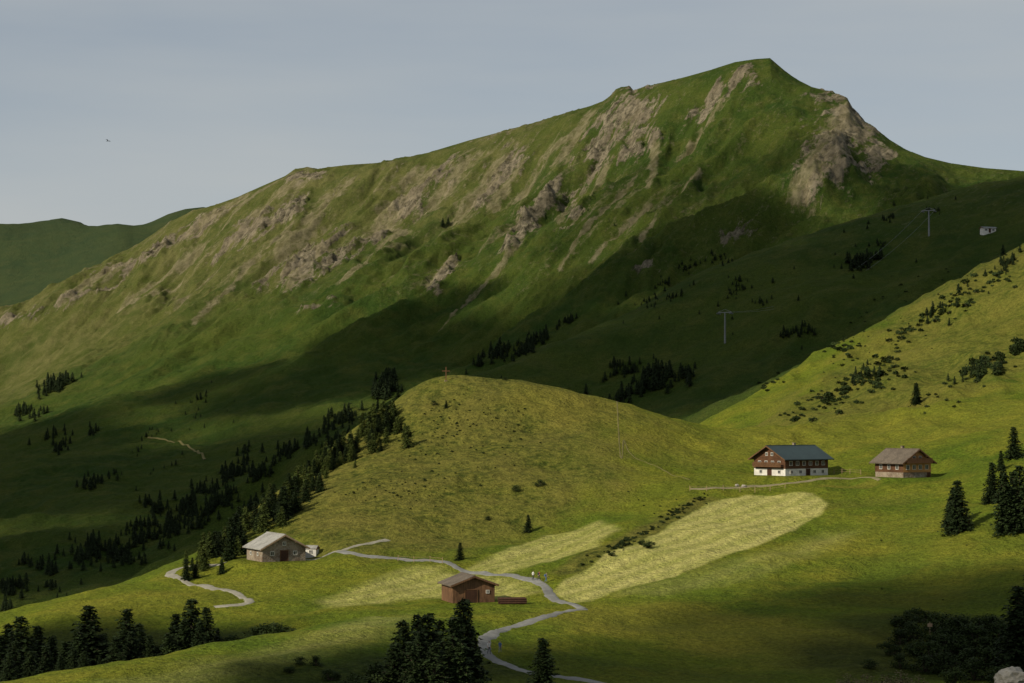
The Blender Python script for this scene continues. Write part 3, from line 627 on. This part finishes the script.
house('lift_station',ps_,R(15),7.,3.6,2.4,.5,.5,M_white,M_steel,0,None,wins=[('S',-2,1.,1.2,.9),('S',2,1.,1.2,.9)],doors=[('S',0,0,1.,2.)])
def fence(pix,step=2.4):
    pts=[hit(*q) for q in pix]; b=MB(); prev=None
    for p,q in zip(pts[:-1],pts[1:]):
        L=(Vector((q.x-p.x,q.y-p.y))).length; n=max(1,int(L/step))
        for i in range(n):
            f=i/n; x=p.x+(q.x-p.x)*f; y=p.y+(q.y-p.y)*f; z=Hat(x,y); b.tube((x,y,z-.3),(x+random.uniform(-.05,.05),y,z+1.15),.06,.05,5)
            if prev:
                for hh in (.5,.95): b.tube((prev[0],prev[1],prev[2]+hh),(x,y,z+hh),.02,.02,4)
            prev=(x,y,z)
    new_obj('wooden_fence',b.mesh('wooden_fence',[M_trim]))
fence([(834,474),(850,474),(872,476)]); fence([(690,491),(740,492),(800,487)],3.)
fence([(398,561),(430,562),(455,566)],3)
def boulder(px,by,w_,name='boulder'):
    import bmesh
    p=hit(px,by); bm=bmesh.new(); bmesh.ops.create_icosphere(bm,subdivisions=4,radius=1)
    co_=np.array([v.co for v in bm.verts]); k=fbm(co_[:,0]*1.3+px,co_[:,1]*1.3+co_[:,2]*1.7,4,5); k2=ridged(co_[:,0]*2+co_[:,2],co_[:,1]*2-co_[:,2],3,8)
    for i,v in enumerate(bm.verts): v.co=v.co*float(1+.5*k[i]+.12*k2[i])
    me=bpy.data.meshes.new(name); bm.to_mesh(me); bm.free(); me.materials.append(M_rock); s=w_/F*p.y/2
    o=new_obj(name,me,loc=(p.x,p.y,p.z+.2*s)); o.scale=(s,s*.9,s*.7)
M_rock=simple('limestone',(.20,.18,.15),(.42,.39,.34),3,.9,.2,.6,.08)
boulder(1014,686,38); boulder(744,487,5); boulder(737,486,4)
b=MB()
for i in range(6):
    for r_ in range(3):
        b.tube((-2.2+random.uniform(-.1,.1),i*.34+r_*.17,.16+r_*.3),(2.2+random.uniform(-.1,.1),i*.34+r_*.17,.16+r_*.3),.16,.15,8)
p=hit(513,604); new_obj('log_pile',b.mesh('log_pile',[M_hdark]),loc=p,rot=(0,0,.15))
p=hit(930,640); b=MB(); b.tube((0,0,-.3),(0,0,2.6),.06,.05,6); b.box(-.35,.35,-.1,-.062,1.9,2.4,1); new_obj('trail_sign',b.mesh('trail_sign',[M_trim,M_trim]),loc=p)
# ---------------------------------------------------------------- people
def mcol(n,c): return simple(n,tuple(v*.8 for v in c),c,8)
SK=mcol('skin',(.50,.32,.24)); HAIR=mcol('hair',(.05,.03,.02)); SHOE=mcol('boots',(.06,.05,.04)); EYE=mcol('eye',(.02,.02,.02))
def person(px,by,h,heading,shirt,trou,ph=1,d_off=0,pack=None,name='hiker'):
    p=hit(px,by); p.z=Hat(p.x,p.y)+.1
    s=ph
    J={'pel':(0,0,.93),'ch':(0,-.03,1.25),'sh':(0,-.04,1.40),'nk':(0,-.05,1.50),'hd':(0,-.07,1.60),'ht':(0,-.07,1.72),
       'hl':(.09,0,.90),'kl':(.10,-.17*s,.50),'al':(.10,-.24*s,.09),'tl':(.10,-.42*s,.05),
       'hr':(-.09,0,.90),'kr':(-.10,.06*s,.50),'ar':(-.10,.30*s,.14),'tr':(-.10,.15*s,.03),
       'sl':(.19,-.03,1.38),'el':(.23,.10*s,1.12),'wl':(.22,-.02*s,.88),'sr':(-.19,-.03,1.38),'er':(-.23,-.12*s,1.12),'wr':(-.22,-.30*s,.93),
       'pl':(.22,-.05*s,.81),'pr':(-.22,-.36*s,.88)}
    Rr={'pel':.14,'ch':.145,'sh':.12,'nk':.055,'hd':.088,'ht':.075,'hl':.095,'kl':.062,'al':.045,'tl':.04,'hr':.095,'kr':.062,'ar':.045,'tr':.04,'sl':.065,'el':.045,'wl':.03,'sr':.065,'er':.045,'wr':.03,'pl':.034,'pr':.034}
    E=[('pel','ch'),('ch','sh'),('sh','nk'),('nk','hd'),('hd','ht'),('pel','hl'),('hl','kl'),('kl','al'),('al','tl'),('pel','hr'),('hr','kr'),('kr','ar'),('ar','tr'),('sh','sl'),('sl','el'),('el','wl'),('wl','pl'),('sh','sr'),('sr','er'),('er','wr'),('wr','pr')]
    K=list(J); me=bpy.data.meshes.new('body'); me.from_pydata([J[k] for k in K],[(K.index(a_),K.index(b_)) for a_,b_ in E],[])
    e=empty(name,p,heading); e.scale=(h/1.76,)*3
    o=new_obj('body',me,e); md=o.modifiers.new('s','SKIN')
    for i,k in enumerate(K):
        v=me.skin_vertices[0].data[i]; v.radius=(Rr[k],Rr[k]*(.78 if k in('pel','ch','sh') else 1)); v.use_root=(k=='pel')
    sb=o.modifiers.new('u','SUBSURF'); sb.levels=2; sb.render_levels=2
    dg=bpy.context.evaluated_depsgraph_get(); dg.update(); m2=bpy.data.meshes.new_from_object(o.evaluated_get(dg)); o.modifiers.clear(); o.data=m2
    for m in (trou,shirt,SK,SHOE,HAIR): m2.materials.append(m)
    for f in m2.polygons:
        c=f.center
        if c.z>1.49: mi=4 if (c.z>1.655 or (c.y>-.05 and c.z>1.56)) else 2
        elif abs(c.x)>.165 and c.z<1.17: mi=2
        elif c.z<.15: mi=3
        elif c.z<.95: mi=0
        else: mi=1
        f.material_index=mi; f.use_smooth=True
    b=MB()
    b.tube((0,-.15,1.635),(0,-.19,1.605),.012,.018,5,0); b.tube((-.03,-.155,1.575),(.03,-.155,1.575),.008,.008,4,2)
    for sx in (-1,1):
        b.tube((sx*.034,-.145,1.645),(sx*.034,-.165,1.645),.012,.008,6,1); b.tube((sx*.085,-.06,1.63),(sx*.105,-.05,1.63),.026,.018,6,0)
    for sx,w_ in ((1,Vector(J['pl'])),(-1,Vector(J['pr']))):
        for k in range(4):
            q=w_+Vector((0,(k-1.5)*.02,-.02)); l=(.075,.085,.08,.062)[k]; m_=q+Vector((-sx*.006,0,-l*.5)); b.tube(q,m_,.011,.010,5,0); b.tube(m_,m_+Vector((-sx*.022,-.004,-l*.45)),.010,.007,5,0)
        q=w_+Vector((0,-.03,.02)); b.tube(q,q+Vector((-sx*.02,-.045,-.045)),.013,.009,5,0)
    new_obj('face_and_fingers',b.mesh('face_and_fingers',[SK,EYE,HAIR]),e)
    if pack:
        b=MB(); b.box(-.14,.14,.10,.26,1.02,1.42); b.box(-.11,.11,.26,.32,1.05,1.25); b.box(-.13,-.09,-.155,.10,1.36,1.44); b.box(.09,.13,-.155,.10,1.36,1.44)
        q=new_obj('backpack',b.mesh('backpack',[pack]),e); bv=q.modifiers.new('b','BEVEL'); bv.width=.03; bv.segments=3
C_w=mcol('white_cloth',(.6,.6,.58)); C_d=mcol('dark_cloth',(.04,.045,.06)); C_r=mcol('red_cloth',(.35,.05,.04)); C_b=mcol('blue_cloth',(.08,.14,.28)); C_g=mcol('grey_cloth',(.2,.2,.2))
person(489,655,1.78,.3,C_w,C_d,1,0,C_r); person(500,654,1.68,-.2,C_b,C_g,-1,0,C_d)
person(533,581,1.76,2.2,C_w,C_d,1); person(539,581,1.70,2.4,C_r,C_d,-1,0,C_d); person(546,583,1.76,2.0,C_g,C_b,1,0,C_b)
u,tv=ray(108,141); d=330; b=MB()
b.tube((0,-.22,0),(0,.02,.0),.03,.07,8); b.tube((0,.02,0),(0,.25,0),.07,.02,8); b.tube((0,-.22,0),(0,-.3,-.01),.035,.008,6)
b.add([(-.05,.22,0),(.05,.22,0),(.1,.42,0),(-.1,.42,0)],[(0,1,2,3)])
for s in (-1,1): b.add([(0,-.08,.03),(0,.12,.03),(s*.35,.1,.16),(s*.38,-.12,.17),(s*.75,.12,.06)],[(0,1,2,3),(3,2,4)])
new_obj('bird',b.mesh('bird',[C_d]),loc=(u*d,d,tv*d),rot=(0,.2,1.1))
# ---------------------------------------------------------------- light
S=Vector((-.66,-.50,.53)).normalized()
sd=bpy.data.lights.new('sun','SUN'); sd.energy=5.0; sd.angle=R(.5); sd.color=(1,.90,.70)
so=bpy.data.objects.new('sun',sd); scene.collection.objects.link(so); so.rotation_euler=S.to_track_quat('Z','Y').to_euler(); so.location=(-300,0,300)
CH=640.
blobs=[(60,480,250,455,130,1),(200,490,350,430,120,1),(260,400,450,350,85,1),(340,350,470,300,40,.9),(400,420,600,380,120,1),(520,340,720,280,110,1),(600,400,760,330,110,1),(800,290,1000,230,120,1),(880,220,1000,195,80,1),(60,560,200,520,100,1),(600,280,720,225,75,.95),(170,400,240,375,60,.8),(0,440,60,500,110,1),
 (560,250,640,170,85,.38),(680,200,800,150,120,.44),(900,180,980,185,80,.6)]
near_b=[(590,672,760,676,24,.70),(760,662,1024,668,28,.9),(700,618,900,610,15,.80),(840,596,1024,590,17,.92),(330,676,470,662,15,1.),(260,690,340,680,10,1.),(-20,672,50,664,22,1.),(40,636,230,640,11,1.),(880,640,1024,640,22,.95)]
cx=np.linspace(-1900,500,400); cy=np.linspace(-900,1500,400); CX,CY=np.meshgrid(cx,cy)
def lift(p): return p+S*((CH-p.z)/S.z)
den=np.zeros_like(CX)
wx_=CX+fbm(CX/120,CY/120,4,201)*45; wy_=CY+fbm(CX/120,CY/120,4,203)*45
for bl,dm,wk in ((blobs,650,1.),(near_b,200,.12)):
    xx=CX*(1-wk)+wx_*wk; yy=CY*(1-wk)+wy_*wk
    for r in bl:
        p0=lift(hit(r[0],r[1],dm)); p1=lift(hit(r[2],r[3],dm)); dx,dy=p1.x-p0.x,p1.y-p0.y; L=dx*dx+dy*dy+1e-6
        tt=np.clip(((xx-p0.x)*dx+(yy-p0.y)*dy)/L,0,1); dd=np.hypot(xx-p0.x-tt*dx,yy-p0.y-tt*dy)/r[4]
        den=np.maximum(den,r[5]*(1-dd*.62))
den=np.clip(den,0,1)
def cloudmesh():
    thick=sst(.0,.9,den)
    lum=fbm(CX/70,CY/70,4,211)
    zt=CH+thick*(13+14*lum)+.5; zb=CH-thick*(5+6*fbm(CX/90,CY/90,3,215))
    n,m=CX.shape; idx=np.arange(n*m).reshape(n,m); keep=(den[:-1,:-1]>.01)|(den[1:,1:]>.01)|(den[1:,:-1]>.01)|(den[:-1,1:]>.01)
    q=np.stack([idx[:-1,:-1],idx[:-1,1:],idx[1:,1:],idx[1:,:-1]],-1)[keep]
    vs=np.r_[np.stack([CX,CY,zt],-1).reshape(-1,3),np.stack([CX,CY,zb],-1).reshape(-1,3)]; fs=np.r_[q,q[:,::-1]+n*m]
    used=np.unique(fs); mp=np.full(2*n*m,-1); mp[used]=np.arange(len(used))
    me=bpy.data.meshes.new('cloud'); me.from_pydata(vs[used].tolist(),[],mp[fs].tolist())
    dn=np.r_[den.ravel(),den.ravel()][used]; at=me.attributes.new('vapour','FLOAT','POINT'); at.data.foreach_set('value',dn.astype(np.float32))
    me.polygons.foreach_set('use_smooth',[True]*len(fs)); me.update(); return me
w=NT('cloud_vapour'); at=w.n('ShaderNodeAttribute',attribute_name='vapour'); al=w.mr(at.outputs['Fac'],.25,.68)
df=w.n('ShaderNodeBsdfDiffuse'); df.inputs[0].default_value=(.8,.8,.8,1); tl=w.n('ShaderNodeBsdfTranslucent'); tl.inputs[0].default_value=(.75,.77,.8,1)
m_=w.n('ShaderNodeMixShader'); m_.inputs[0].default_value=.35; w.l(df.outputs[0],m_.inputs[1]); w.l(tl.outputs[0],m_.inputs[2])
tr=w.n('ShaderNodeBsdfTransparent'); m2_=w.n('ShaderNodeMixShader'); w.l(w.math('MULTIPLY',al,.9),m2_.inputs[0]); w.l(tr.outputs[0],m2_.inputs[1]); w.l(m_.outputs[0],m2_.inputs[2]); w.l(m2_.outputs[0],w.out.inputs[0])
cm=cloudmesh(); cm.materials.append(w.m); new_obj('cloud',cm)
# ---------------------------------------------------------------- world
wd=bpy.data.worlds.new('World'); scene.world=wd; wd.use_nodes=True; nt=wd.node_tree; nt.nodes.clear()
out=nt.nodes.new('ShaderNodeOutputWorld'); bg=nt.nodes.new('ShaderNodeBackground'); sky=nt.nodes.new('ShaderNodeTexSky')
sky.sky_type='NISHITA'; sky.sun_disc=False; sky.sun_elevation=math.asin(S.z); sky.sun_rotation=math.atan2(S.x,S.y)%(2*math.pi); sky.altitude=1600; sky.air_density=1.; sky.dust_density=1.2
tc=nt.nodes.new('ShaderNodeTexCoord'); mp=nt.nodes.new('ShaderNodeMapping'); mp.inputs['Scale'].default_value=(1.2,1.2,7); nt.links.new(tc.outputs['Generated'],mp.inputs[0])
nz=nt.nodes.new('ShaderNodeTexNoise'); nt.links.new(mp.outputs[0],nz.inputs['Vector']); nz.inputs['Scale'].default_value=1.6; nz.inputs['Detail'].default_value=5; nz.inputs['Roughness'].default_value=.5
mr=nt.nodes.new('ShaderNodeMapRange'); nt.links.new(nz.outputs['Fac'],mr.inputs[0]); mr.inputs[1].default_value=.3; mr.inputs[2].default_value=.7; mr.inputs[3].default_value=.45; mr.inputs[4].default_value=.95
mx=nt.nodes.new('ShaderNodeMix'); mx.data_type='RGBA'; nt.links.new(mr.outputs[0],mx.inputs[0]); nt.links.new(sky.outputs[0],mx.inputs[6]); mx.inputs[7].default_value=(6.3,6.65,6.7,1)
nt.links.new(mx.outputs[2],bg.inputs[0]); bg.inputs[1].default_value=.073; nt.links.new(bg.outputs[0],out.inputs[0])
# ---------------------------------------------------------------- camera
cd=bpy.data.cameras.new('camera'); cd.lens=70; cd.sensor_width=36; cd.clip_end=20000; cd.clip_start=.5
co=bpy.data.objects.new('camera',cd); scene.collection.objects.link(co); co.location=(0,0,0); co.rotation_euler=(math.pi/2+PITCH,0,0); scene.camera=co
scene.view_settings.view_transform='Standard'; scene.view_settings.look='None'; scene.view_settings.exposure=0
